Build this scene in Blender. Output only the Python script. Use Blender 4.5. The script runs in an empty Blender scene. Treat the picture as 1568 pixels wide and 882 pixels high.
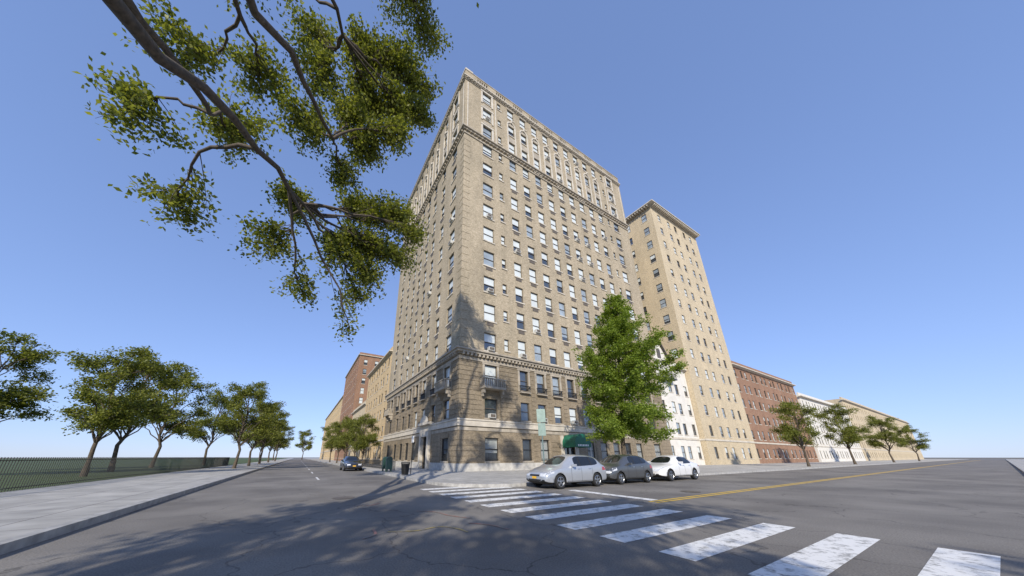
import bpy, bmesh, math, random
import numpy as np
from mathutils import Vector, Matrix
random.seed(7)
scene=bpy.context.scene
scene.view_settings.view_transform='Standard'
scene.view_settings.look='None'
scene.view_settings.exposure=0

# ------------------------------------------------ light, sky, camera
SUN_EL=math.radians(30); SX,SY=-0.60,-0.80
world=bpy.data.worlds.new("World"); scene.world=world; world.use_nodes=True
nt=world.node_tree; bg=nt.nodes['Background']
sky=nt.nodes.new('ShaderNodeTexSky'); sky.sky_type='NISHITA'; sky.sun_disc=False
sky.sun_elevation=SUN_EL; sky.sun_rotation=math.atan2(SX,SY)%(2*math.pi)
sky.air_density=1.0; sky.dust_density=0.1; sky.ozone_density=3.0
gam=nt.nodes.new('ShaderNodeGamma'); gam.inputs[1].default_value=.5
mul=nt.nodes.new('ShaderNodeMix'); mul.data_type='RGBA'; mul.blend_type='MULTIPLY'; mul.inputs[0].default_value=1; mul.inputs[7].default_value=(1.6,1.92,2.85,1)
nt.links.new(sky.outputs[0],gam.inputs[0]); nt.links.new(gam.outputs[0],mul.inputs[6]); nt.links.new(mul.outputs[2],bg.inputs[0]); bg.inputs[1].default_value=0.15
sd=bpy.data.lights.new("sun","SUN"); sd.energy=5.0; sd.angle=math.radians(0.5); sd.color=(1,0.925,0.80)
so=bpy.data.objects.new("sun",sd); scene.collection.objects.link(so)
dv=Vector((-SX*math.cos(SUN_EL),-SY*math.cos(SUN_EL),-math.sin(SUN_EL)))
so.rotation_euler=dv.to_track_quat('-Z','Y').to_euler(); so.location=(-20,-30,60)
cd=bpy.data.cameras.new("camera"); cam=bpy.data.objects.new("camera",cd); scene.collection.objects.link(cam)
cam.location=(0,0,1.35); cam.rotation_euler=(math.radians(108.43),0,math.radians(-30.38))
cd.sensor_width=36; cd.sensor_fit='HORIZONTAL'; cd.lens=10.254; cd.shift_x=0.0332; cd.shift_y=0.0703
cd.clip_start=0.1; cd.clip_end=5000
scene.camera=cam

# ------------------------------------------------ materials
def newmat(name):
    m=bpy.data.materials.new(name); m.use_nodes=True
    n=m.node_tree; p=n.nodes['Principled BSDF']; return m,n,p
def N(n,t,**kw):
    x=n.nodes.new(t)
    for k,v in kw.items():
        if k in x.inputs: x.inputs[k].default_value=v
        else: setattr(x,k,v)
    return x
def simple(name,col,rough=0.6,metal=0,var=0.15,scale=6,coat=0,spec=0.5,bump=0.0,ior=None):
    m,n,p=newmat(name)
    p.inputs['Roughness'].default_value=rough; p.inputs['Metallic'].default_value=metal
    p.inputs['Coat Weight'].default_value=coat; p.inputs['Coat Roughness'].default_value=0.04
    p.inputs['Specular IOR Level'].default_value=spec
    if ior: p.inputs['IOR'].default_value=ior
    g=n.nodes.new('ShaderNodeNewGeometry')
    no=N(n,'ShaderNodeTexNoise'); no.inputs['Scale'].default_value=scale; no.inputs['Detail'].default_value=6
    n.links.new(g.outputs['Position'],no.inputs['Vector'])
    r=n.nodes.new('ShaderNodeValToRGB')
    r.color_ramp.elements[0].position=0.3; r.color_ramp.elements[1].position=0.7
    r.color_ramp.elements[0].color=tuple(c*(1-var) for c in col)+(1,)
    r.color_ramp.elements[1].color=tuple(min(1,c*(1+var)) for c in col)+(1,)
    n.links.new(no.outputs['Fac'],r.inputs[0]); n.links.new(r.outputs[0],p.inputs['Base Color'])
    if bump>0:
        b=n.nodes.new('ShaderNodeBump'); b.inputs['Strength'].default_value=bump; b.inputs['Distance'].default_value=0.02
        n.links.new(no.outputs['Fac'],b.inputs['Height']); n.links.new(b.outputs[0],p.inputs['Normal'])
    return m
def brick(name,c1,c2,mortar,groove=0,bw=0.24,bh=0.08,stain=0.25):
    m,n,p=newmat(name); p.inputs['Roughness'].default_value=0.85; p.inputs['Specular IOR Level'].default_value=0.2
    L=n.links
    g=n.nodes.new('ShaderNodeNewGeometry'); s=n.nodes.new('ShaderNodeSeparateXYZ'); L.new(g.outputs['Position'],s.inputs[0])
    ad=N(n,'ShaderNodeMath',operation='ADD'); L.new(s.outputs[0],ad.inputs[0]); L.new(s.outputs[1],ad.inputs[1])
    cb=n.nodes.new('ShaderNodeCombineXYZ'); L.new(ad.outputs[0],cb.inputs[0]); L.new(s.outputs[2],cb.inputs[1])
    br=n.nodes.new('ShaderNodeTexBrick'); br.inputs['Scale'].default_value=1
    br.inputs['Brick Width'].default_value=bw; br.inputs['Row Height'].default_value=bh; br.inputs['Mortar Size'].default_value=0.006
    br.inputs['Color1'].default_value=c1+(1,); br.inputs['Color2'].default_value=c2+(1,); br.inputs['Mortar'].default_value=mortar+(1,)
    L.new(cb.outputs[0],br.inputs['Vector'])
    no=N(n,'ShaderNodeTexNoise'); no.inputs['Scale'].default_value=0.35; no.inputs['Detail'].default_value=8; no.inputs['Roughness'].default_value=0.7
    mp=n.nodes.new('ShaderNodeMapping'); mp.inputs['Scale'].default_value=(1.6,1.6,0.5); L.new(g.outputs['Position'],mp.inputs[0]); L.new(mp.outputs[0],no.inputs['Vector'])
    r=n.nodes.new('ShaderNodeValToRGB'); r.color_ramp.elements[0].position=0.3; r.color_ramp.elements[1].position=0.7
    r.color_ramp.elements[0].color=(1-stain,1-stain,1-stain*1.1,1); r.color_ramp.elements[1].color=(1.12,1.1,1.06,1)
    L.new(no.outputs['Fac'],r.inputs[0])
    mx=N(n,'ShaderNodeMix',data_type='RGBA',blend_type='MULTIPLY'); mx.inputs[0].default_value=1
    L.new(br.outputs['Color'],mx.inputs[6]); L.new(r.outputs[0],mx.inputs[7])
    n2=N(n,'ShaderNodeTexNoise'); n2.inputs['Scale'].default_value=7; n2.inputs['Detail'].default_value=3
    mp2=n.nodes.new('ShaderNodeMapping'); mp2.inputs['Scale'].default_value=(1,1,2.4); L.new(g.outputs['Position'],mp2.inputs[0]); L.new(mp2.outputs[0],n2.inputs['Vector'])
    r2=n.nodes.new('ShaderNodeValToRGB'); r2.color_ramp.elements[0].position=0.35; r2.color_ramp.elements[1].position=0.65
    r2.color_ramp.elements[0].color=(.78,.77,.75,1); r2.color_ramp.elements[1].color=(1.15,1.15,1.15,1)
    L.new(n2.outputs['Fac'],r2.inputs[0])
    mx2=N(n,'ShaderNodeMix',data_type='RGBA',blend_type='MULTIPLY'); mx2.inputs[0].default_value=1
    L.new(mx.outputs[2],mx2.inputs[6]); L.new(r2.outputs[0],mx2.inputs[7])
    b=n.nodes.new('ShaderNodeBump'); b.inputs['Strength'].default_value=0.5; b.inputs['Distance'].default_value=0.01; b.invert=True
    L.new(br.outputs['Fac'],b.inputs['Height']); L.new(b.outputs[0],p.inputs['Normal'])
    L.new(mx2.outputs[2],p.inputs['Base Color'])
    return m
M={}
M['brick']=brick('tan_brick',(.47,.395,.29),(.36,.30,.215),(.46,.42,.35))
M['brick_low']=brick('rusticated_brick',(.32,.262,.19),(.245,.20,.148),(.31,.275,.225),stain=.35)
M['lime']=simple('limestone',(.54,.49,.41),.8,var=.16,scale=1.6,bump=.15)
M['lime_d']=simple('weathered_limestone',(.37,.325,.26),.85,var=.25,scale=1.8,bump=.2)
M['granite']=simple('granite_base',(.47,.45,.41),.75,var=.2,scale=3,bump=.1)
M['glass']=simple('window_glass',(.05,.06,.07),.04,var=.4,scale=.8,ior=1.9,spec=.8)
M['blind']=simple('window_blind',(.62,.66,.65),.5,var=.1,scale=.9,coat=.9)
M['curtain']=simple('window_curtain',(.30,.35,.39),.4,var=.3,scale=.9,coat=1)
M['frame']=simple('window_frame',(.10,.085,.07),.5)
M['iron']=simple('black_iron',(.02,.02,.02),.45)
M['vent']=simple('vent_grille',(.12,.10,.08),.6)
M['ac']=simple('ac_unit_metal',(.55,.55,.52),.5)
M['roof']=simple('roof_tar',(.05,.05,.05),.9)
M['red']=brick('red_brick',(.34,.19,.12),(.28,.15,.10),(.34,.28,.23))
M['orange']=brick('buff_orange_brick',(.60,.45,.26),(.52,.39,.23),(.5,.42,.3),stain=.12)
M['cream']=brick('cream_brick',(.60,.50,.35),(.52,.43,.30),(.5,.45,.36),stain=.15)
M['white']=simple('painted_masonry',(.66,.63,.57),.8,var=.08,scale=1)
M['slate']=simple('slate_roof',(.10,.085,.08),.7)
M['green']=simple('canopy_canvas',(.008,.12,.07),.55,var=.15)
M['whitep']=simple('white_lettering',(.8,.8,.8),.5)
M['signback']=simple('sign_metal',(.20,.27,.25),.4,metal=.5)
M['boxgreen']=simple('green_enamel',(.02,.055,.04),.4)
M['bark']=simple('bark',(.09,.07,.05),.9,var=.4,scale=9,bump=.6)
M['tyre']=simple('tyre_rubber',(.015,.015,.015),.8)
M['rim']=simple('alloy_rim',(.45,.46,.47),.3,metal=.9)
M['carglass']=simple('car_glass',(.012,.014,.016),.03,ior=1.6)
M['blackplastic']=simple('black_trim',(.015,.015,.015),.5)
M['headlight']=simple('headlight_lens',(.55,.57,.6),.1,coat=1)
M['taillight']=simple('taillight_lens',(.35,.01,.01),.15,coat=1)
M['plate']=simple('number_plate',(.75,.42,.03),.4)
def leafmat(name,dark,light,tr):
    m,n,p=newmat(name); L=n.links
    g=n.nodes.new('ShaderNodeNewGeometry'); r=n.nodes.new('ShaderNodeValToRGB')
    r.color_ramp.elements[0].color=dark+(1,); r.color_ramp.elements[1].color=light+(1,)
    L.new(g.outputs['Random Per Island'],r.inputs[0]); L.new(r.outputs[0],p.inputs['Base Color'])
    p.inputs['Roughness'].default_value=.5; p.inputs['Specular IOR Level'].default_value=.3
    t=n.nodes.new('ShaderNodeBsdfTranslucent'); 
    mu=N(n,'ShaderNodeMix',data_type='RGBA',blend_type='MULTIPLY'); mu.inputs[0].default_value=1; mu.inputs[7].default_value=(1.6,1.6,.7,1)
    L.new(r.outputs[0],mu.inputs[6]); L.new(mu.outputs[2],t.inputs['Color'])
    mx=n.nodes.new('ShaderNodeMixShader'); mx.inputs[0].default_value=tr
    L.new(p.outputs[0],mx.inputs[1]); L.new(t.outputs[0],mx.inputs[2]); L.new(mx.outputs[0],n.nodes['Material Output'].inputs[0])
    return m
M['leaf']=leafmat('leaves_elm',(.085,.11,.02),(.27,.28,.065),.4)
M['leafg']=leafmat('leaves_ginkgo',(.12,.18,.025),(.27,.34,.06),.4)
def asphalt():
    m,n,p=newmat('asphalt'); L=n.links; p.inputs['Roughness'].default_value=.85; p.inputs['Specular IOR Level'].default_value=.3
    g=n.nodes.new('ShaderNodeNewGeometry')
    a=N(n,'ShaderNodeTexNoise'); a.inputs['Scale'].default_value=.35; a.inputs['Detail'].default_value=5; L.new(g.outputs['Position'],a.inputs['Vector'])
    f=N(n,'ShaderNodeTexNoise'); f.inputs['Scale'].default_value=45; f.inputs['Detail'].default_value=4; L.new(g.outputs['Position'],f.inputs['Vector'])
    r=n.nodes.new('ShaderNodeValToRGB'); r.color_ramp.elements[0].position=.35; r.color_ramp.elements[1].position=.65
    r.color_ramp.elements[0].color=(.15,.138,.125,1); r.color_ramp.elements[1].color=(.24,.222,.198,1); L.new(a.outputs['Fac'],r.inputs[0])
    r2=n.nodes.new('ShaderNodeValToRGB'); r2.color_ramp.elements[0].position=.3; r2.color_ramp.elements[1].position=.7
    r2.color_ramp.elements[0].color=(.7,.7,.7,1); r2.color_ramp.elements[1].color=(1.25,1.25,1.25,1); L.new(f.outputs['Fac'],r2.inputs[0])
    mx=N(n,'ShaderNodeMix',data_type='RGBA',blend_type='MULTIPLY'); mx.inputs[0].default_value=1; L.new(r.outputs[0],mx.inputs[6]); L.new(r2.outputs[0],mx.inputs[7])
    v=N(n,'ShaderNodeTexVoronoi',feature='DISTANCE_TO_EDGE'); v.inputs['Scale'].default_value=.33
    d=N(n,'ShaderNodeTexNoise'); d.inputs['Scale'].default_value=1.2; d.inputs['Detail'].default_value=4; L.new(g.outputs['Position'],d.inputs['Vector'])
    va=N(n,'ShaderNodeVectorMath',operation='SCALE'); va.inputs['Scale'].default_value=1.3; L.new(d.outputs['Color'],va.inputs[0])
    vb=N(n,'ShaderNodeVectorMath',operation='ADD'); L.new(g.outputs['Position'],vb.inputs[0]); L.new(va.outputs[0],vb.inputs[1]); L.new(vb.outputs[0],v.inputs['Vector'])
    c=n.nodes.new('ShaderNodeValToRGB'); c.color_ramp.elements[0].position=.002; c.color_ramp.elements[1].position=.008
    c.color_ramp.elements[0].color=(.45,.45,.45,1); c.color_ramp.elements[1].color=(1,1,1,1); L.new(v.outputs[0],c.inputs[0])
    m2=N(n,'ShaderNodeMix',data_type='RGBA',blend_type='MULTIPLY'); m2.inputs[0].default_value=.8; L.new(mx.outputs[2],m2.inputs[6]); L.new(c.outputs[0],m2.inputs[7])
    L.new(m2.outputs[2],p.inputs['Base Color'])
    b=n.nodes.new('ShaderNodeBump'); b.inputs['Strength'].default_value=.4; b.inputs['Distance'].default_value=.01; L.new(f.outputs['Fac'],b.inputs['Height']); L.new(b.outputs[0],p.inputs['Normal'])
    return m
M['asphalt']=asphalt()
def pave():
    m,n,p=newmat('concrete_pavement'); L=n.links; p.inputs['Roughness'].default_value=.85
    g=n.nodes.new('ShaderNodeNewGeometry'); br=n.nodes.new('ShaderNodeTexBrick'); br.offset=0
    br.inputs['Scale'].default_value=1; br.inputs['Brick Width'].default_value=1.5; br.inputs['Row Height'].default_value=1.5; br.inputs['Mortar Size'].default_value=.015
    br.inputs['Color1'].default_value=(.46,.44,.40,1); br.inputs['Color2'].default_value=(.38,.365,.335,1); br.inputs['Mortar'].default_value=(.15,.14,.13,1)
    L.new(g.outputs['Position'],br.inputs['Vector'])
    a=N(n,'ShaderNodeTexNoise'); a.inputs['Scale'].default_value=1.5; a.inputs['Detail'].default_value=8; L.new(g.outputs['Position'],a.inputs['Vector'])
    r=n.nodes.new('ShaderNodeValToRGB'); r.color_ramp.elements[0].position=.3; r.color_ramp.elements[1].position=.7
    r.color_ramp.elements[0].color=(.75,.75,.75,1); r.color_ramp.elements[1].color=(1.1,1.1,1.1,1); L.new(a.outputs['Fac'],r.inputs[0])
    mx=N(n,'ShaderNodeMix',data_type='RGBA',blend_type='MULTIPLY'); mx.inputs[0].default_value=1; L.new(br.outputs[0],mx.inputs[6]); L.new(r.outputs[0],mx.inputs[7]); L.new(mx.outputs[2],p.inputs['Base Color'])
    return m
M['pave']=pave()
M['kerb']=simple('granite_kerb',(.36,.35,.33),.8,var=.25,scale=4)
def worn(name,col,lo=.33,hi=.45):
    m,n,p=newmat(name); L=n.links; p.inputs['Roughness'].default_value=.7
    g=n.nodes.new('ShaderNodeNewGeometry'); a=N(n,'ShaderNodeTexNoise'); a.inputs['Scale'].default_value=5; a.inputs['Detail'].default_value=10; a.inputs['Roughness'].default_value=.75
    L.new(g.outputs['Position'],a.inputs['Vector']); r=n.nodes.new('ShaderNodeValToRGB'); r.color_ramp.elements[0].position=lo; r.color_ramp.elements[1].position=hi
    r.color_ramp.elements[0].color=(.2,.19,.17,1); r.color_ramp.elements[1].color=col+(1,); L.new(a.outputs['Fac'],r.inputs[0]); L.new(r.outputs[0],p.inputs['Base Color'])
    return m
M['paint']=worn('white_road_paint',(.76,.75,.72),.36,.5)
M['ypaint']=worn('yellow_road_paint',(.65,.42,.05))
M['ymark']=worn('yellow_utility_mark',(.50,.38,.10),.42,.6)
M['rpaint']=worn('red_marking_paint',(.36,.15,.12),.42,.6)
M['earth']=simple('earth',(.16,.14,.11),.95,var=.3,scale=.5)
M['lawn']=simple('lawn',(.06,.09,.025),.95,var=.4,scale=2,bump=.5)

# ------------------------------------------------ mesh helpers
def empty(name,loc=(0,0,0),rz=0):
    e=bpy.data.objects.new(name,None); scene.collection.objects.link(e); e.location=loc; e.rotation_euler=(0,0,rz); e.empty_display_size=.5; return e
class MB:
    def __init__(s): s.v=[]; s.f=[]; s.m=[]; s.slots=[]
    def mi(s,k):
        if k not in s.slots: s.slots.append(k)
        return s.slots.index(k)
    def quad(s,a,b,c,d,k):
        i=len(s.v); s.v+= [a,b,c,d]; s.f.append((i,i+1,i+2,i+3)); s.m.append(s.mi(k))
    def poly(s,pts,k):
        i=len(s.v); s.v+=list(pts); s.f.append(tuple(range(i,i+len(pts)))); s.m.append(s.mi(k))
    def box(s,fr,u0,u1,n0,n1,z0,z1,k):
        i=len(s.v)
        for z in (z0,z1):
            for (u,n) in ((u0,n0),(u1,n0),(u1,n1),(u0,n1)): s.v.append(fr(u,n,z))
        q=s.mi(k)
        for f in ((0,3,2,1),(4,5,6,7),(0,1,5,4),(1,2,6,5),(2,3,7,6),(3,0,4,7)):
            s.f.append(tuple(i+j for j in f)); s.m.append(q)
    def obj(s,name,parent=None,smooth=False,recalc=True):
        me=bpy.data.meshes.new(name); me.from_pydata([tuple(p) for p in s.v],[],s.f)
        me.polygons.foreach_set('material_index',s.m)
        for k in s.slots: me.materials.append(M[k] if isinstance(k,str) else k)
        if recalc:
            bm=bmesh.new(); bm.from_mesh(me); bmesh.ops.recalc_face_normals(bm,faces=bm.faces); bm.to_mesh(me); bm.free()
        if smooth: me.polygons.foreach_set('use_smooth',[True]*len(me.polygons))
        me.update(); o=bpy.data.objects.new(name,me); scene.collection.objects.link(o)
        if parent: o.parent=parent
        return o
ident=lambda u,n,z:(u,n,z)
def tube(mb,p,q,r0,r1,k,seg=8,caps=True):
    p=Vector(p);q=Vector(q);d=(q-p).normalized(); a=d.orthogonal().normalized(); b=d.cross(a)
    A=[p+(a*math.cos(t)+b*math.sin(t))*r0 for t in [2*math.pi*i/seg for i in range(seg)]]
    B=[q+(a*math.cos(t)+b*math.sin(t))*r1 for t in [2*math.pi*i/seg for i in range(seg)]]
    i=len(mb.v); mb.v+= [tuple(x) for x in A+B]; q_=mb.mi(k)
    for j in range(seg):
        mb.f.append((i+j,i+(j+1)%seg,i+seg+(j+1)%seg,i+seg+j)); mb.m.append(q_)
    if caps:
        mb.f.append(tuple(i+j for j in range(seg))[::-1]); mb.m.append(q_)
        mb.f.append(tuple(i+seg+j for j in range(seg))); mb.m.append(q_)

def wall_grid(mb,fr,L,z0,z1,ops,matf,breaks=(),depth=.24):
    us=sorted({0.0,L}|{round(o[0],3) for o in ops}|{round(o[1],3) for o in ops})
    zs=sorted({z0,z1}|{round(o[2],3) for o in ops}|{round(o[3],3) for o in ops}|set(breaks))
    ui={u:i for i,u in enumerate(us)}; zi={z:i for i,z in enumerate(zs)}
    hole=set()
    for o in ops:
        for i in range(ui[round(o[0],3)],ui[round(o[1],3)]):
            for j in range(zi[round(o[2],3)],zi[round(o[3],3)]): hole.add((i,j))
    for j in range(len(zs)-1):
        i=0
        while i<len(us)-1:
            if (i,j) in hole: i+=1; continue
            k=i
            while k+1<len(us)-1 and (k+1,j) not in hole: k+=1
            a,b=us[i],us[k+1]; c,d=zs[j],zs[j+1]
            mb.quad(fr(a,0,c),fr(b,0,c),fr(b,0,d),fr(a,0,d),matf((c+d)/2)); i=k+1
    for o in ops:
        a,b,c,d=[round(x,3) for x in o[:4]]; k=matf((c+d)/2)
        for (p,q) in (((a,c),(b,c)),((b,c),(b,d)),((b,d),(a,d)),((a,d),(a,c))):
            mb.quad(fr(p[0],0,p[1]),fr(q[0],0,q[1]),fr(q[0],-depth,q[1]),fr(p[0],-depth,p[1]),k)
def window(gl,fm,fr,a,b,c,d,style='sash',n=-.2,fk='frame',light=.45):
    tl=random.uniform(-.012,.012)
    gl.quad(fr(a,n+tl,c),fr(b,n-tl,c),fr(b,n-tl,d),fr(a,n+tl,d),'glass')
    x=random.random(); h=d-c; n1=n+.016
    if style!='dark':
        if x<light*.5: gl.quad(fr(a,n1,c+.02),fr(b,n1,c+.02),fr(b,n1,d),fr(a,n1,d),'blind')
        elif x<light: 
            zc=c+h*random.choice([.35,.5,.5,.62]); gl.quad(fr(a,n1,zc),fr(b,n1,zc),fr(b,n1,d),fr(a,n1,d),'blind')
        elif x<light+.3:
            zc=c+h*random.choice([0,0,.3,.5]); gl.quad(fr(a,n1,zc),fr(b,n1,zc),fr(b,n1,d),fr(a,n1,d),'curtain')
    w=.055
    fm.box(fr,a,a+w,n+.02,n+.08,c,d,fk); fm.box(fr,b-w,b,n+.02,n+.08,c,d,fk)
    fm.box(fr,a+w,b-w,n+.02,n+.08,c,c+w,fk); fm.box(fr,a+w,b-w,n+.02,n+.08,d-w,d,fk)
    zc=(c+d)/2; fm.box(fr,a+w,b-w,n+.022,n+.09,zc-.03,zc+.03,fk)
def bars(fm,fr,a,b,c,d):
    u=a+.06
    while u<b-.04: fm.box(fr,u,u+.025,-.06,-.035,c+.02,d-.02,'iron'); u+=.13
    for z in (c+.15,(c+d)/2,d-.15): fm.box(fr,a,b,-.058,-.03,z,z+.04,'iron')

# ------------------------------------------------ main building
BX,BY=12.1,24.2; RL,LL=35.0,28.0; ZT=53.3
frR=lambda u,n,z:(BX+u,BY-n,z)
frL=lambda u,n,z:(BX-n,BY+u,z)
def main_building():
    E=empty('apartment_building',(0,0,0))
    W,G,F,T,X=MB(),MB(),MB(),MB(),MB()
    floors=[(1.0,3.1),(4.95,6.85),(8.15,10.35)]+[(12.95+3.52*k-1.05,12.95+3.52*k+1.0) for k in range(12)]
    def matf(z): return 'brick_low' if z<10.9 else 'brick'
    for side in (0,1):
        fr=frR if side==0 else frL; L=RL if side==0 else LL
        if side==0:
            cols=[(3.6,1.5),(5.75,.62)]+[(7.9+2.4*i,1.18) for i in range(9)]+[(29.3,.62),(31.4,1.5)]
            door=(13.0,14.8,.16,3.3)
        else:
            cols=[(2.8,1.4),(6.3,1.1),(9.5,1.1),(12.2,1.1),(14.9,1.1),(17.6,1.1),(20.6,1.1),(24.6,1.4)]
            door=(7.0,8.8,.16,3.5)
        ops=[]; info=[]
        for fi,(c,d) in enumerate(floors):
            for ci,(u,w) in enumerate(cols):
                a,b=u-w/2,u+w/2; cc,dd=c,d
                if w<.7: 
                    if fi<3 : continue
                    cc,dd=c+.45,d-.25
                if fi==0 and (a-.2<door[1] and b+.2>door[0]): continue
                ops.append((a,b,cc,dd)); info.append((fi,ci,a,b,cc,dd,w))
        ops.append(door)
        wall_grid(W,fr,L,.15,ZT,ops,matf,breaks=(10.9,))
        G.quad(fr(door[0],-.22,.16),fr(door[1],-.22,.16),fr(door[1],-.22,door[3]),fr(door[0],-.22,door[3]),'glass')
        m=(door[0]+door[1])/2
        for a,b in ((door[0],door[0]+.12),(door[1]-.12,door[1]),(m-.06,m+.06)): F.box(fr,a,b,-.2,-.12,.16,door[3],'iron')
        F.box(fr,door[0]+.12,door[1]-.12,-.2,-.121,2.4,2.5,'iron')
        for fi,ci,a,b,c,d,w in info:
            window(G,F,fr,a,b,c,d,fk='frame' ,light=.7 if fi>2 else .2)
            if fi==0:
                bars(F,fr,a,b,c,d)
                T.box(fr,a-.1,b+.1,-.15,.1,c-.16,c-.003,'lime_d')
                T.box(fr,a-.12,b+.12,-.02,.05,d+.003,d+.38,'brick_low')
                continue
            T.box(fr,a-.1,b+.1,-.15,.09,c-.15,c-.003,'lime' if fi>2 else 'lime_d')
            if w<.7: continue
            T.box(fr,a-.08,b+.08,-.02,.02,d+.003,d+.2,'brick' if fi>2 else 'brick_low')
            r=random.random()
            if 3<=fi<=11 and r<.62: X.box(fr,(a+b)/2-.45,(a+b)/2+.45,-.02,.035,c-.60,c-.2,'vent')
            elif (3<=fi<=11 and r<.76) or (fi==1 and r<.3 and side==0) or (fi>11 and r>.88):
                X.box(fr,(a+b)/2-.34,(a+b)/2+.34,-.12,.32,c+.02,c+.42,'ac')
                X.box(fr,(a+b)/2-.28,(a+b)/2+.28,.321,.33,c+.07,c+.37,'vent')
            if fi==2:
                T.box(fr,a-.24,a-.003,-.02,.07,c-.15,d,'lime_d'); T.box(fr,b+.003,b+.24,-.02,.07,c-.15,d,'lime_d')
                T.box(fr,a-.3,b+.3,-.02,.1,d+.003,d+.28,'lime_d')
            big=w>1.3
            if fi==2:
                pr=.85 if big else .32; e=.55 if big else .12
                T.box(fr,a-e,b+e,-.05,pr,c-.42 if big else c-.3,c-.2,'lime_d')
                if big:
                    for q in (a-e+.1,b+e-.3): T.box(fr,q,q+.2,-.05,pr*.7,c-.85,c-.423,'lime_d'); T.box(fr,q+.02,q+.18,-.05,pr*.4,c-1.15,c-.853,'lime_d')
                k='lime_d' if big else 'iron'; bw=.1 if big else .03; st=.24 if big else .12; rt=.52 if big else .45
                u=a-e+.02
                while u<b+e-.02: X.box(fr,u,u+bw,pr-.12,pr-.12+bw,c-.2,c+rt,k); u+=st
                for uu in (a-e,b+e-bw):
                    v=0
                    while v<pr-.15: X.box(fr,uu,uu+bw,v,v+bw,c-.2,c+rt,k); v+=st
                th=.1 if big else .04
                X.box(fr,a-e-.02,b+e+.02,pr-.16,pr+.02,c+rt,c+rt+th,k)
                for uu in (a-e-.015,b+e-bw): X.box(fr,uu,uu+bw+.015,0,pr-.163,c+rt,c+rt+th,k)
            if fi in (12,13) and not big:
                T.box(fr,a-.22,a-.003,-.02,.1,c-.7,d+.02,'lime'); T.box(fr,b+.003,b+.22,-.02,.1,c-.7,d+.02,'lime')
                if fi==12:
                    T.box(fr,a,b,-.15,.05,d+.003,d+1.0,'lime_d')
                    T.box(fr,a-.22,a-.003,-.02,.098,d+.023,d+.75,'lime'); T.box(fr,b+.003,b+.22,-.02,.098,d+.023,d+.75,'lime')
                if fi==13:
                    cu=(a+b)/2; R=w/2+.22; r_=w/2+.02; zc=d+.03; n=10
                    for s in range(n):
                        t0=math.pi*s/n; t1=math.pi*(s+1)/n
                        P=[(cu-R*math.cos(t0),zc+R*math.sin(t0)),(cu-R*math.cos(t1),zc+R*math.sin(t1)),(cu-r_*math.cos(t1),zc+r_*math.sin(t1)),(cu-r_*math.cos(t0),zc+r_*math.sin(t0))]
                        T.quad(*[fr(x,.13,z) for x,z in P],'lime')
                        T.quad(fr(P[0][0],.13,P[0][1]),fr(P[1][0],.13,P[1][1]),fr(P[1][0],-.01,P[1][1]),fr(P[0][0],-.01,P[0][1]),'lime')
                        T.quad(fr(P[3][0],.13,P[3][1]),fr(P[2][0],.13,P[2][1]),fr(P[2][0],-.01,P[2][1]),fr(P[3][0],-.01,P[3][1]),'lime')
                        T.poly([fr(cu,.03,zc),fr(P[2][0],.03,P[2][1]),fr(P[3][0],.03,P[3][1])],'lime_d')
                    T.box(fr,cu-.12,cu+.12,0,.22,zc+R-.25,zc+R+.2,'lime')
            if fi in (12,13,14) and big:
                T.box(fr,a-.28,a-.003,-.02,.1,c-.4,d,'lime'); T.box(fr,b+.003,b+.28,-.02,.1,c-.4,d,'lime')
                T.box(fr,a-.32,b+.32,-.02,.14,d+.003,d+.25,'lime')
                if fi!=14: T.box(fr,a+.1,b-.1,-.02,.06,d+.45,d+.9,'lime_d')
            if fi==11 and not big and ci%2==0:
                T.box(fr,a-.25,b+.25,-.02,.14,d+.2,d+.34,'lime')
            if fi==14 and not big:
                T.box(fr,a-.18,b+.18,-.02,.06,d+.003,d+.25,'lime_d')
        def band(n,z0,z1,k,seg=None):
            a=-n if side==0 else .003
            T.box(fr,a,L,-.02,n,z0,z1,k)
        for a,b in ((-.07 if side==0 else .003,door[0]-.003),(door[1]+.003,L)): T.box(fr,a,b,-.02,.07,.15,.82,'granite')
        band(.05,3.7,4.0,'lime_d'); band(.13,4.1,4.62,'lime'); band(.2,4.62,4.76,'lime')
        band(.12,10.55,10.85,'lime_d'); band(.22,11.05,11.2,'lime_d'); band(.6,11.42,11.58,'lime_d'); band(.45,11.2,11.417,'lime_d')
        band(.07,11.6,11.75,'lime')
        u=.15
        while u<L-.2: T.box(fr,u,u+.2,0,.42,10.93,11.195,'lime_d'); u+=.46
        lo=[o for o in ops if o[2]<10.8]
        z=.98
        while z<10.4:
            z1=z+.40
            if not (z<4.76 and z1>3.65):
                xs=[]
                for o in lo:
                    if o[2]-.2<z1 and o[3]+.3>z: xs.append((o[0]-.34,o[1]+.34))
                xs.sort(); cur=-.04 if side==0 else .003
                for (p,q) in xs+[(L,L+1)]:
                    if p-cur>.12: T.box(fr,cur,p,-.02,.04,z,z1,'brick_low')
                    cur=max(cur,q)
            z+=.47
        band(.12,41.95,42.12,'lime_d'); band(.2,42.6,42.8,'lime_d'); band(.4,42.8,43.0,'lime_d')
        u=.2
        while u<L-.2: T.box(fr,u,u+.16,0,.3,42.42,42.597,'lime_d'); u+=.6
        band(.1,52.95,53.1,'lime_d') 
        for (p,q) in ((.35,.5),(L-.5,L-.35),(5.0,5.15) if side==0 else (4.6,4.75),(L-5.15,L-5.0)): T.box(fr,p,q,-.02,.06,43.3,52.6,'lime')
        z=11.9; 
        while z<41.5:
            T.box(fr,-.03 if side==0 else .003,.9,-.02,.03,z,z+.55,'brick'); z+=1.0
        band(.2,53.1,53.3,'lime_d'); band(.34,53.3,53.45,'lime')
        u=.1
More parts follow.
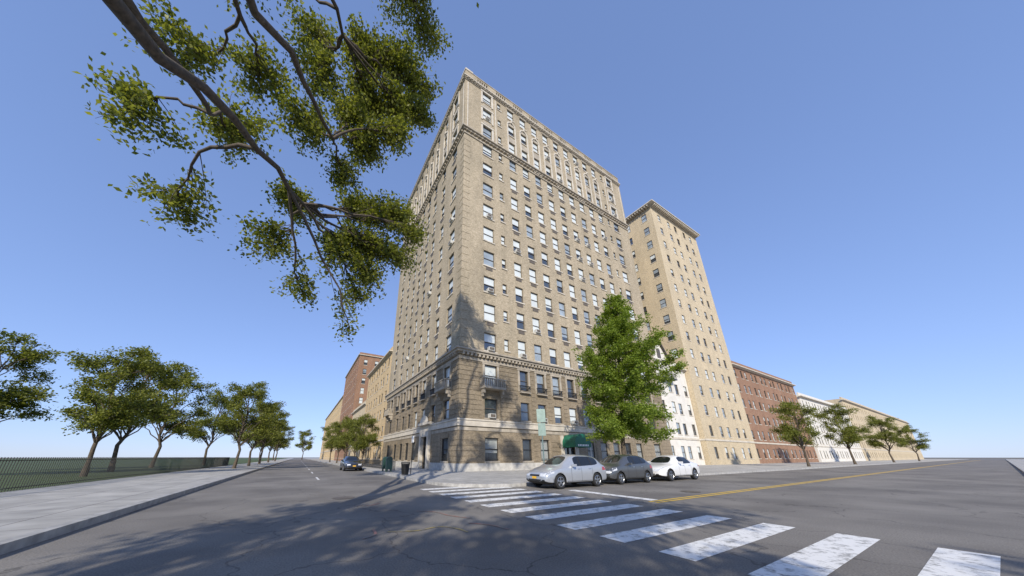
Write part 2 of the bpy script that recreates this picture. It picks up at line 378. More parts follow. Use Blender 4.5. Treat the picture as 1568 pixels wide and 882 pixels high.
        while u<L-.2: T.box(fr,u,u+.18,0,.3,53.12,53.297,'lime_d'); u+=.5
        groups=[]; u=2.0
        while u+2.0<L: groups.append((u,u+1.9)); u+=3.3
        cur=0 if side==0 else .003
        for (p,q) in groups:
            T.box(fr,cur,p,-.4,.02,53.45,55.05,'brick')
            nb=5; wv=(q-p)/nb
            T.box(fr,p,q,-.4,.01,53.45,54.1,'brick')
            for i in range(nb): T.box(fr,p+i*wv+.19,p+(i+1)*wv-.02,-.3,-.02,54.1,54.8,'lime_d')
            T.box(fr,p,q,-.4,.01,54.8,55.05,'brick')
            T.box(fr,p,q,-.5,-.31,53.5,54.85,'roof')  # dark plate added behind the balusters, its colour standing in for shade in the gaps
            cur=q
        T.box(fr,cur,L,-.4,.02,53.45,55.05,'brick')
        band(.08,55.05,55.2,'lime_d')
        T.box(fr,.0 if side==0 else .003,1.2,-.5,.06,55.2,55.5,'lime')
    x1,y1=BX+RL,BY+LL
    W.quad((x1,BY,.15),(x1,y1,.15),(x1,y1,54.7),(x1,BY,54.7),'brick'); W.quad((BX,y1,.15),(x1,y1,.15),(x1,y1,54.7),(BX,y1,54.7),'brick')
    W.quad((BX,BY,53.2),(x1,BY,53.2),(x1,y1,53.2),(BX,y1,53.2),'roof')
    X.box(ident,30,40,34,42,53.2,58.0,'brick')
    T.box(frL,6.5,6.97,-.02,.35,.16,4.09,'lime'); T.box(frL,8.83,9.3,-.02,.35,.16,4.09,'lime'); T.box(frL,6.3,9.5,-.02,.55,4.77,5.05,'lime')
    T.box(frL,6.98,8.82,-.02,.3,3.53,4.09,'lime')
    for s in range(10):
        t0=math.pi*s/10;t1=math.pi*(s+1)/10;cu=7.9
        T.poly([frL(cu-1.3*math.cos(t0),.4,5.05+.8*math.sin(t0)),frL(cu-1.3*math.cos(t1),.4,5.05+.8*math.sin(t1)),frL(cu,.4,5.05)],'lime')
    T.box(frR,12.6,12.97,-.02,.2,.16,3.65,'lime'); T.box(frR,14.83,15.2,-.02,.2,.16,3.65,'lime')
    W.obj('walls',E,recalc=False); G.obj('window_glass',E,recalc=False); F.obj('window_frames',E,recalc=False); T.obj('stone_trim',E,recalc=False); X.obj('balconies_vents_and_ac_units',E,recalc=False)
    C=MB(); cx=BX+13.9; y0=BY-.05; y1=BY-2.0; R=1.2; n=12
    arc=[(cx-R*math.cos(math.pi*i/n),2.75+1.0*math.sin(math.pi*i/n)) for i in range(n+1)]
    for i in range(n):
        (a,za),(b,zb)=arc[i],arc[i+1]
        C.quad((a,y0,za),(b,y0,zb),(b,y1,zb),(a,y1,za),'green')
        C.poly([(a,y1,za),(b,y1,zb),(cx,y1,2.75)],'green')
    C.box(ident,cx-R,cx+R,y1-.02,y1,2.35,2.75,'green'); C.box(ident,cx-R,cx-R+.03,y1,y0,2.35,2.75,'green'); C.box(ident,cx+R-.03,cx+R,y1,y0,2.35,2.75,'green')
    for i in range(7): C.box(ident,cx-.8+i*.24,cx-.66+i*.24,y1-.035,y1-.022,2.46,2.64,'whitep')
    for sx in (-1,1): tube(C,(cx+sx*(R-.05),y1+.05,.15),(cx+sx*(R-.05),y1+.05,2.4),.03,.03,'rim')
    C.obj('entrance_canopy',E)
main_building()

# ------------------------------------------------ other buildings
def block(name,x0,y0,x1,y1,h,mat,fl0=4.0,fh=3.3,sp=3.0,w=1.1,faces='RL',trim='lime',z_base=.15,light=.45,cornice=.5,parapet=True,wh=1.8):
    E=empty(name); W,G,F,T=MB(),MB(),MB(),MB()
    defs={'R':(lambda u,n,z:(x0+u,y0-n,z),x1-x0),'L':(lambda u,n,z:(x0-n,y0+u,z),y1-y0),'E':(lambda u,n,z:(x1+n,y0+u,z),y1-y0),'B':(lambda u,n,z:(x0+u,y1+n,z),x1-x0)}
    for s,(fr,L) in defs.items():
        if s in faces:
            ops=[]; nc=max(1,int(L/sp)); off=(L-nc*sp)/2+sp/2; z=1.0; first=True
            fl=[(1.1,3.0)]; z=fl0
            while z+fh<h-.4: fl.append((z+.8,z+.8+wh)); z+=fh
            for c,d in fl:
                for i in range(nc):
                    u=off+i*sp+(.25 if i%2 else -.25); ops.append((u-w/2,u+w/2,c,d))
            wall_grid(W,fr,L,z_base,h,ops,lambda z:mat,depth=.2)
            for (a,b,c,d) in ops:
                window(G,F,fr,a,b,c,d,n=-.17,light=light); T.box(fr,a-.08,b+.08,-.1,.07,c-.13,c-.003,trim)
            for zz,p,t in ((fl0,.1,.3),(h-cornice,.3*cornice+.05,.15),(h-cornice+.153,cornice,.2)):
                T.box(fr,-p if s=='R' else .003,L,-.02,p,zz,zz+t,trim)
            if parapet: T.box(fr,0 if s in'RB' else .003,L-.003,-.3,.02,h,h+.7,mat)
            if cornice>.7:
                u=.1
                while u<L-.3: T.box(fr,u,u+.22,0,cornice*.85,h-cornice-.2,h-cornice+.147,trim); u+=.55
        else: W.quad(fr(0,0,z_base),fr(L,0,z_base),fr(L,0,h),fr(0,0,h),mat)
    W.quad((x0,y0,h),(x1,y0,h),(x1,y1,h),(x0,y1,h),'roof')
    W.obj('walls',E,recalc=False); G.obj('window_glass',E,recalc=False); F.obj('window_frames',E,recalc=False); T.obj('stone_trim',E,recalc=False)
    return E
block('cream_apartment_tower',58.1,24.2,78,52,55.0,'cream',fh=3.55,sp=3.4,cornice=1.1,w=1.15,parapet=False,trim='lime')
block('flat_roofed_townhouse',53.0,25.0,58.0,44,16.5,'white',fh=3.3,sp=2.4,faces='RL',trim='lime')
E=block('gabled_townhouse',47.25,24.8,52.9,44,16.8,'white',fh=3.4,sp=2.6,faces='R',parapet=False,cornice=.3)
g=MB(); gx0,gx1=47.25,52.9; gm=(gx0+gx1)/2; zt=21.0
g.poly([(gx0,24.8,16.81),(gx1,24.8,16.81),(gm,24.8,zt)],'white'); 
g.quad((gx0-.2,24.4,16.6),(gm,24.4,zt+.2),(gm,44,zt+.2),(gx0-.2,44,16.6),'slate'); g.quad((gx1+.2,24.4,16.6),(gm,24.4,zt+.2),(gm,44,zt+.2),(gx1+.2,44,16.6),'slate')
for sx,ex in ((gx0-.2,gm),(gx1+.2,gm)):
    g.quad((sx,24.38,16.3),(ex,24.38,zt-.1),(ex,24.38,zt+.25),(sx,24.38,16.65),'slate')
g.box(ident,gm-.5,gm+.5,24.72,24.79,17.3,18.9,'frame'); g.box(ident,gx0+.3,gx1-.3,23.9,24.79,13.5,13.65,'iron')
u=gx0+.3
while u<gx1-.3: g.box(ident,u,u+.03,23.92,23.95,13.65,14.5,'iron'); u+=.16
g.box(ident,gx0+.3,gx1-.3,23.9,23.96,14.5,14.56,'iron')
g.obj('gable_roof',E,recalc=False)
block('buff_apartment_house',12.1,52.6,34,74,20.5,'orange',fh=3.2,sp=2.5,faces='RL',cornice=.6)
block('red_brick_apartment_house',12.1,96,34,130,33,'red',fh=3.1,sp=2.9,faces='RL',cornice=.4,light=.6)
block('brownstone_row',12.3,74.4,30,95.6,14,'cream',fh=3.2,sp=2.6,faces='L',cornice=.5)
block('distant_apartment_house',12.6,130.5,40,230,26,'orange',fh=3.4,sp=4,faces='L',cornice=.5)
block('brick_apartment_row',78.5,24.6,118,48,21,'red',fh=3.3,sp=2.8,faces='R',cornice=.7)
block('limestone_row_house',118.5,24.2,170,48,18,'white',fh=3.3,sp=2.8,faces='R',cornice=.7)
block('side_street_apartment_house',170.5,24.4,330,48,22,'cream',fh=3.4,sp=3.6,faces='R',cornice=.7)

# ------------------------------------------------ ground, roads, pavements
def sheet(name,x0,y0,x1,y1,z,k):
    m=MB(); m.quad((x0,y0,z),(x1,y0,z),(x1,y1,z),(x0,y1,z),k); return m.obj(name)
sheet('ground',-1500,-1500,2000,2000,-.02,'earth')
KX0,KX1,KY0,KY1=-3.5,6.2,-.6,12.2
rd=MB()
rd.quad((KX0,-300,0),(KX1,-300,0),(KX1,600,0),(KX0,600,0),'asphalt')
rd.quad((KX1,KY0,0),(600,KY0,0),(600,KY1,0),(KX1,KY1,0),'asphalt')
for cx,cy,sx,sy in ((KX1,KY1,1,1),(KX1,KY0,1,-1)):
    rd.quad((cx,cy,-.001),(cx+sx*4,cy,-.001),(cx+sx*4,cy+sy*4,-.001),(cx,cy+sy*4,-.001),'asphalt')
rd.obj('road')
def pavement(name,cx,cy,sx,sy,R=3.2,LX=400,LY=500):
    mb=MB()
    def outline(d,z):
        r=R-d; ox,oy=cx+sx*R,cy+sy*R; pts=[(cx+sx*LX,cy+sy*d,z)]
        for i in range(13):
            t=math.pi/2*i/12; pts.append((ox-sx*r*math.sin(t),oy-sy*r*math.cos(t),z))
        pts.append((cx+sx*d,cy+sy*LY,z)); return pts
    o0,o1=outline(0,0),outline(0,.15); i1=outline(.18,.15); 
    for i in range(len(o0)-1):
        mb.quad(o0[i],o0[i+1],o1[i+1],o1[i],'kerb'); mb.quad(o1[i],o1[i+1],i1[i+1],i1[i],'kerb')
    mb.poly(i1+[(cx+sx*LX,cy+sy*LY,.15)],'pave'); mb.obj(name,recalc=False)
pavement('pavement',KX1,KY1,1,1); pavement('pavement',KX1,KY0,1,-1)
pk=MB(); pk.box(ident,-3.68,-3.5,-300,500,-.01,.15,'kerb'); pk.quad((-9,-300,.15),(-3.68,-300,.15),(-3.68,500,.15),(-9,500,.15),'pave'); pk.obj('pavement',recalc=False)
sheet('lawn',-400,-300,-9,500,.14,'lawn')
cw=MB()
y=.4
while y<13.2:
    cw.quad((4.9,y,.005),(8.9,y,.005),(8.9,y+.5,.005),(4.9,y+.5,.005),'paint'); y+=1.05
cw.obj('crosswalk')
rm=MB()
rm.quad((10.2,6.2,.005),(10.62,6.2,.005),(10.62,9.8,.005),(10.2,9.8,.005),'paint')
for y in (5.8,6.02): rm.quad((9.9,y,.005),(300,y,.005),(300,y+.11,.005),(9.9,y+.11,.005),'ypaint')
for y0 in range(22,200,9): rm.quad((1.3,y0,.005),(1.42,y0,.005),(1.42,y0+3,.005),(1.3,y0+3,.005),'paint')
def ribbon(pts,w,k):
    P=[Vector(p+(.009,)) for p in pts]; Q=[]
    for i in range(len(P)-1):
        for j in range(5):
            t=j/5; a=P[max(i-1,0)];b=P[i];c=P[i+1];d=P[min(i+2,len(P)-1)]
            Q.append(.5*((2*b)+(c-a)*t+(2*a-5*b+4*c-d)*t*t+(3*b-a-3*c+d)*t**3))
    Q.append(P[-1]); S=[]
    for i in range(len(Q)):
        d=(Q[min(i+1,len(Q)-1)]-Q[max(i-1,0)]).normalized(); s=Vector((-d.y,d.x,0))*w/2; S.append((Q[i]+s,Q[i]-s))
    for (a,b) in zip(S,S[1:]): rm.quad(tuple(a[0]),tuple(b[0]),tuple(b[1]),tuple(a[1]),k)
ribbon([(1.7,6.3),(2.2,6.1),(2.7,6.2),(2.95,5.9),(3.0,5.5)],.05,'ymark')
ribbon([(2.9,8.2),(3.3,7.8),(3.4,7.2),(3.7,6.6)],.05,'rpaint'); ribbon([(3.4,6.2),(3.7,5.8),(3.8,5.3)],.05,'rpaint'); ribbon([(1.2,6.0),(1.45,6.2),(1.5,6.6)],.05,'rpaint'); ribbon([(1.7,9.9),(2.1,9.8),(2.4,10.1)],.05,'rpaint')
rm.obj('road_markings',recalc=False)
mh=MB()
for (x,y) in ((14.2,6.9),(1.6,12)):
    mh.poly([(x+.36*math.cos(t*math.pi/10),y+.36*math.sin(t*math.pi/10),.012) for t in range(20)],'vent')
mh.obj('manhole_covers')

# ------------------------------------------------ trees
def quads_mesh(name,V,F,mi,mats):
    me=bpy.data.meshes.new(name); me.vertices.add(len(V)); me.vertices.foreach_set('co',V.astype(np.float32).ravel())
    me.loops.add(len(F)*4); me.loops.foreach_set('vertex_index',F.astype(np.int32).ravel())
    me.polygons.add(len(F)); me.polygons.foreach_set('loop_start',np.arange(0,len(F)*4,4,dtype=np.int32))
    me.polygons.foreach_set('material_index',mi.astype(np.int32))
    for m in mats: me.materials.append(M[m])
    me.update(calc_edges=True); me.validate(); return me
def bez(p0,p1,p2,n):
    t=np.linspace(0,1,n)[:,None]; return (1-t)**2*p0+2*t*(1-t)*p1+t*t*p2
def build_tree_mesh(name,segs,leaf_pts,leaf_size,leafk,seed):
    rng=np.random.default_rng(seed); V=[];F=[];off=0; S=7
    for (P,Rr) in segs:
        P=np.array(P,float); n=len(P); d=np.gradient(P,axis=0); d/=np.linalg.norm(d,axis=1)[:,None]+1e-9
        ref=np.array([.3,.2,.93]) if abs(d[0][2])<.9 else np.array([1,0,0.])
        a=np.cross(d,ref); a/=np.linalg.norm(a,axis=1)[:,None]+1e-9; b=np.cross(d,a)
        th=np.arange(S)*2*math.pi/S
        ring=P[:,None,:]+(a[:,None,:]*np.cos(th)[None,:,None]+b[:,None,:]*np.sin(th)[None,:,None])*np.array(Rr)[:,None,None]
        V.append(ring.reshape(-1,3))
        for i in range(n-1):
            for j in range(S): F.append((off+i*S+j,off+i*S+(j+1)%S,off+(i+1)*S+(j+1)%S,off+(i+1)*S+j))
        off+=n*S
    nb=len(F); L=np.array(leaf_pts); n=len(L)
    nr=rng.normal(size=(n,3)); nr[:,2]=np.abs(nr[:,2])+.5; nr/=np.linalg.norm(nr,axis=1)[:,None]
    t=np.cross(nr,rng.normal(size=(n,3))); t/=np.linalg.norm(t,axis=1)[:,None]; b=np.cross(nr,t)
    s=leaf_size*rng.uniform(.6,1.25,size=(n,1))
    q=np.stack([L-t*s,L+b*s*.6+nr*s*.15,L+t*s,L-b*s*.6+nr*s*.15],axis=1).reshape(-1,3)
    FL=np.arange(n*4).reshape(-1,4)+off
    V=np.vstack(V+[q]); F=np.vstack([np.array(F),FL]); mi=np.concatenate([np.zeros(nb),np.ones(n)])
    return quads_mesh(name,V,F,mi,['bark',leafk])
def clump_tree(name,base,top,r0,clumps,leaf,leafk,seed,zmin,per=45,sig=.2,kr=.028,hubs=None):
    rng=np.random.default_rng(seed); base=np.array(base,float); top=np.array(top,float); segs=[]; LP=[]
    n=9; T=np.linspace(0,1,n)[:,None]; tr=base+(top-base)*T; tr[1:-1,:2]+=rng.normal(0,.12,size=(n-2,2)); H=top[2]-base[2]
    rr=[r0*(1.35 if i==0 else 1)*(1-.7*i/(n-1)) for i in range(n)]; segs.append((tr,rr))
    def on_trunk(z):
        k=(min(max(z,zmin),top[2])-base[2])/H; i=min(int(k*(n-1)),n-2); f=k*(n-1)-i
        return tr[i]*(1-f)+tr[i+1]*f,k
    HP=[]
    if hubs:
        for h in hubs:
            h=np.array(h,float); p0,k=on_trunk(h[2]-.6*np.linalg.norm(h[:2]-base[:2]))
            c=(p0+h)/2+np.array([0,0,.1*np.linalg.norm(h-p0)]); P=bez(p0,c,h,12); P[2:-1]+=rng.normal(0,.12,size=(9,3)); segs.append((P,np.linspace(.17,.07,12))); HP.append(P)
    for c in clumps:
        C=np.array(c[:3]); R=np.array(c[3:6]); nl=c[6]
        if HP:
            cand=np.vstack([P[5:] for P in HP]); D=np.linalg.norm(cand-C,axis=1)+.8*np.maximum(0,cand[:,2]-C[2]); p0=cand[np.argmin(D)]; dist=np.linalg.norm(C-p0)
            ctl=p0*.5+C*.5+rng.normal(0,.12*dist,3)+np.array([0,0,.12*dist]); rad=min(.07,.03+.012*dist)
        else:
            hd=np.linalg.norm(C[:2]-base[:2]); p0,k=on_trunk(C[2]-.75*hd-1)
            ctl=p0*.45+C*.55; ctl[2]=p0[2]*.25+C[2]*.75+.12*hd
            rad=min(r0*.42*(1-.55*k),.05+kr*np.linalg.norm(C-p0))
        P=bez(p0,ctl,C+R*rng.uniform(-.2,.2,3),9); P[2:-1]+=rng.normal(0,.08,size=(6,3)); segs.append((P,np.linspace(rad,.02,9)))
        nt=max(3,nl//per)
        for _ in range(nt):
            a=P[rng.integers(4,9)]; v=rng.normal(size=3); v/=np.linalg.norm(v); e=C+v*R*rng.uniform(.25,1.12)**.7
            m=(a+e)/2+rng.normal(0,.15,3)+np.array([0,0,.15]); q=bez(a,m,e,5); segs.append((q,np.linspace(.016,.004,5)))
            tt=rng.uniform(.25,1.05,per)**.8; tt=np.clip(tt,0,1)
            idx=tt*4; i0=np.minimum(idx.astype(int),3); fr=(idx-i0)[:,None]; pts=q[i0]*(1-fr)+q[i0+1]*fr
            LP.append(pts+rng.normal(0,sig,size=(per,3))*np.array([1,1,.75])+np.array([0,0,-.05]))
    return build_tree_mesh(name,segs,np.vstack(LP),leaf,leafk,seed)
def put(name,me,loc=(0,0,0),rz=0,s=1):
    o=bpy.data.objects.new(name,me); scene.collection.objects.link(o); o.location=loc; o.rotation_euler=(0,0,rz); o.scale=(s,s,s); return o
cl=[(-.3,12,22.6,1.5,1.4,1.3,3600),(1.6,11.5,23.1,1.5,1.2,1.2,3400),(3.0,11.5,22.4,.9,.8,.9,1300),(.3,13,20.7,1.5,1.3,1.3,3600),(2.0,12,20.5,1.3,1.2,1.1,2800),
 (.5,13,17.6,1.3,1.2,1.0,2500),(2.0,12,18.2,1.0,1.0,.9,1600),(3.2,12,20.5,.8,.7,.8,1000),(-.3,14,15.9,1.1,1,.9,1300),(1.2,14,14.3,1.5,1.2,1.1,3200),(2.9,13.5,14.3,1.2,1,.9,2300),
 (3.9,13.5,13.4,.7,.8,.8,1100),(1.4,14.5,12.1,1.4,1.2,1.1,3000),(3.1,14,12.0,1.1,1,.9,2000),(2.0,14.5,10.4,1.0,1,.9,1500),(1.2,14.5,9.0,.8,.8,.7,800),(1.2,14.5,7.1,.5,.5,.4,300),(.2,14,11,1.3,1.2,1.4,2000),(-.6,12.5,19,1.3,1.3,1.3,2000),
 (1.0,10,26,1.8,1.6,1.2,2200),(3.0,11,25.8,1.2,1.1,.9,1300),(0,3,23,1.7,1.7,1.5,2600),(1,6,27,1.6,1.6,1.3,2600),(3,5,22,1.5,1.5,1.3,2200),(.3,8.2,28.6,1.3,1.3,1.2,1700),
 (-2,2,18,1.6,1.6,1.4,1800),(1.6,2,17.5,1.4,1.4,1.2,1800),(-1.5,5.5,25,1.6,1.6,1.4,1700),(4.2,4,20,1.1,1.1,1.0,800),(2.2,1,21,1.2,1.2,1.1,1300),
 (-2.3,13,20.5,1.6,1.5,1.4,2200),(-3.0,13,23.5,1.7,1.5,1.3,2000),(-2.2,12.8,16.8,1.5,1.4,1.2,2000),(-2.0,14,13.2,1.4,1.3,1.1,1800),(-4.5,13,18.5,1.6,1.6,1.4,2000),(-4.4,12.5,14.4,1.5,1.4,1.2,1800),(-2.6,14,10.4,1.2,1.2,1.0,1200),(-5.5,11,21.5,1.7,1.6,1.3,1600),(-6.6,12,16.5,1.4,1.4,1.2,1400),(-6.6,11.5,12.2,1.3,1.3,1,1200),(-1.2,14.3,8.6,.9,.9,.7,700),(-5.2,12.5,10,1.1,1.1,.8,900)]
hubs=[(-1.4,10.6,20.8),(-1.0,12.2,16.0),(-1.6,12.6,12.0),(-4.5,10.5,17.5),(-4.6,10.8,12.8),(.3,6,24.5),(1.0,3.0,19.5),(-2.5,4,20)]
put('elm_tree',clump_tree('elm_tree',(-5.6,.8,.1),(-4.9,1.8,15.5),.42,cl,.092,'leaf',5,5.5,hubs=hubs))
rg=np.random.default_rng(3); gc=[]
for i in range(26):
    a=rg.uniform(0,6.28); z=rg.uniform(3.6,11.2); rr=3.4*math.sin(math.pi*min(1,(z-2.2)/10))**.7*rg.uniform(.3,1)
    gc.append((rr*math.cos(a),rr*math.sin(a),z,rg.uniform(1.0,1.5),rg.uniform(1.0,1.5),rg.uniform(.7,1.1),620))
gme=clump_tree('street_tree',(0,0,0),(.2,.1,9.0),.17,gc,.11,'leaf',9,2.6)
for (x,y,s,r) in ((7.3,42,.6,1),(7.4,50,.66,2.5),(7.3,60,.75,0),(7.3,72,.8,4),(7.3,88,.9,1.4),
   (-6,44,.9,3.3),(-6,56,.9,.4),(-6,70,1,5),(-6,90,1,1.1),(-6,115,1.1,4),(-12,31,.8,2.2),(-14,40,1.0,.7),(-22,33,1.0,3),(-15,52,1.1,4.2),(-25,45,1.1,1.9),(-13,66,1.1,.2),(-8,140,1.2,2),(2,190,1.4,3),(-14,160,1.4,1),
   (-9.5,-7.5,1.15,2.9),(-14,-15,1.25,.3),(-5.2,-11,1.2,1.7),(-21,-12,1.3,4.4),(-5.5,-21,1.3,.2),
   (60,13.6,.8,3.6),(86,13.6,.95,.5),(125,13.6,1,5),(170,13.6,1,2)):
    put('street_tree',gme,(x,y,.12),r,s)
def ginkgo():
    rng=np.random.default_rng(21); segs=[]; LP=[]
    tr=np.array([[20.4,13.9,.1],[20.5,13.9,2],[20.9,13.85,4.5],[21.5,13.9,7.5],[21.9,13.9,10.5],[22.3,13.9,13.2],[22.45,13.9,15.0]]); segs.append((tr,[.2,.15,.13,.11,.075,.04,.015]))
    z=3.0; az=0
    while z<14.9:
        R=np.interp(z,[3,4,6,8,9.5,11.5,13,14.9],[3.0,3.7,3.9,3.4,2.8,1.9,1.2,.35])
        for b in range(5 if z<12 else 4):
            az+=2.4+rng.normal(0,.3); L=R*rng.uniform(.5,1.15)
            sd_=math.cos(az)*.8627-math.sin(az)*.5057
            L*=1+(.22 if z<8 else .05)*sd_
            p0=np.array([np.interp(z,tr[:,2],tr[:,0]),np.interp(z,tr[:,2],tr[:,1]),z])
            rise=.28*L+.1 if z>5 else (.02*L-.3)
            e=p0+np.array([math.cos(az)*L,math.sin(az)*L,rise]); c=(p0+e)/2+np.array([0,0,-.08*L if z>5 else .35])
            P=bez(p0,c,e,8); P[1:-1]+=rng.normal(0,.05,size=(6,3)); segs.append((P,np.linspace(.045,.01,8)))
            nl=int(180+350*L)
            K=max(6,int(L*8)); cc=P[rng.integers(2,8,K)]+rng.normal(0,1,size=(K,3))*np.array([.36,.36,.16])
            t=rng.uniform(.22,1.0,nl)*7; i0=np.minimum(t.astype(int),6); f=(t-i0)[:,None]; pts=P[i0]*(1-f)+P[i0+1]*f
            j=rng.integers(0,K,nl); pts=np.where(rng.random(nl)[:,None]<.8,cc[j]+rng.normal(0,.14,size=(nl,3)),pts+rng.normal(0,.13,size=(nl,3)))
            LP.append(pts)
        z+=.64
    return build_tree_mesh('ginkgo_tree',segs,np.vstack(LP),.085,'leafg',2)
put('ginkgo_tree',ginkgo())

# ------------------------------------------------ cars
def lathe(mb,prof,k,cx,cz,side,n=28):
    i0=len(mb.v); q=mb.mi(k)
    for (r,y) in prof:
        for j in range(n):
            t=2*math.pi*j/n; mb.v.append((cx+r*math.cos(t),y*side,cz+r*math.sin(t)))
    for a in range(len(prof)-1):
        for j in range(n): mb.f.append((i0+a*n+j,i0+a*n+(j+1)%n,i0+(a+1)*n+(j+1)%n,i0+(a+1)*n+j)); mb.m.append(q)
STY={
'hatch':dict(L=4.35,w=.885,st=[(0,.34,.52,.58,.60,.48),(.1,.22,.64,.73,.78,.62),(.5,.19,.82,.90,.86,.73),(.98,.19,.93,.99,.885,.76),(1.08,.19,.95,1.03,.885,.76),(1.82,.19,.98,1.46,.885,.62),(1.9,.19,.98,1.49,.885,.62),
   (2.28,.19,.99,1.54,.885,.62),(2.37,.19,.99,1.54,.885,.62),(3.1,.19,1.02,1.53,.885,.61),(3.18,.19,1.02,1.525,.885,.61),(3.72,.2,1.06,1.46,.88,.57),(3.86,.2,1.06,1.43,.87,.56),(4.2,.22,1.02,1.08,.83,.6),(4.32,.26,.86,.95,.8,.6),(4.38,.36,.6,.66,.7,.5)],
   win=[(1.9,2.28),(2.37,3.1),(3.18,3.72)],ws=(1.08,1.82),rw=(3.86,4.2),wh=(.87,3.47),wr=.325),
'compact':dict(L=4.0,w=.85,st=[(0,.34,.52,.6,.56,.45),(.1,.22,.66,.76,.74,.6),(.42,.19,.84,.93,.83,.7),(.78,.19,.95,1.02,.85,.72),(.88,.19,.97,1.07,.85,.72),(1.62,.19,1.0,1.46,.85,.6),(1.7,.19,1.0,1.49,.85,.6),
   (2.1,.19,1.01,1.53,.85,.6),(2.19,.19,1.01,1.53,.85,.6),(2.85,.19,1.04,1.51,.85,.59),(2.93,.19,1.04,1.505,.85,.59),(3.4,.2,1.08,1.44,.84,.55),(3.52,.2,1.08,1.41,.83,.54),(3.84,.22,1.02,1.08,.8,.58),(3.95,.26,.86,.95,.77,.58),(4.0,.36,.6,.66,.68,.5)],
   win=[(1.7,2.1),(2.19,2.85),(2.93,3.4)],ws=(.88,1.62),rw=(3.52,3.84),wh=(.78,3.22),wr=.305),
'sedan':dict(L=4.75,w=.91,st=[(0,.34,.52,.58,.62,.48),(.12,.22,.64,.72,.8,.62),(.6,.19,.8,.87,.88,.75),(1.25,.19,.9,.95,.91,.78),(1.35,.19,.92,.98,.91,.78),(2.1,.19,.95,1.38,.91,.6),(2.2,.19,.95,1.41,.91,.6),
   (2.55,.19,.96,1.46,.91,.6),(2.64,.19,.96,1.46,.91,.6),(3.3,.19,.98,1.42,.91,.59),(3.38,.19,.98,1.41,.91,.58),(3.55,.2,1.0,1.36,.9,.56),(3.62,.2,1.0,1.33,.9,.56),(4.2,.21,1.0,1.04,.88,.68),(4.65,.26,.93,.99,.82,.62),(4.75,.38,.6,.66,.72,.5)],
   win=[(2.2,2.55),(2.64,3.3),(3.38,3.55)],ws=(1.35,2.1),rw=(3.62,4.2),wh=(.95,3.75),wr=.33)}
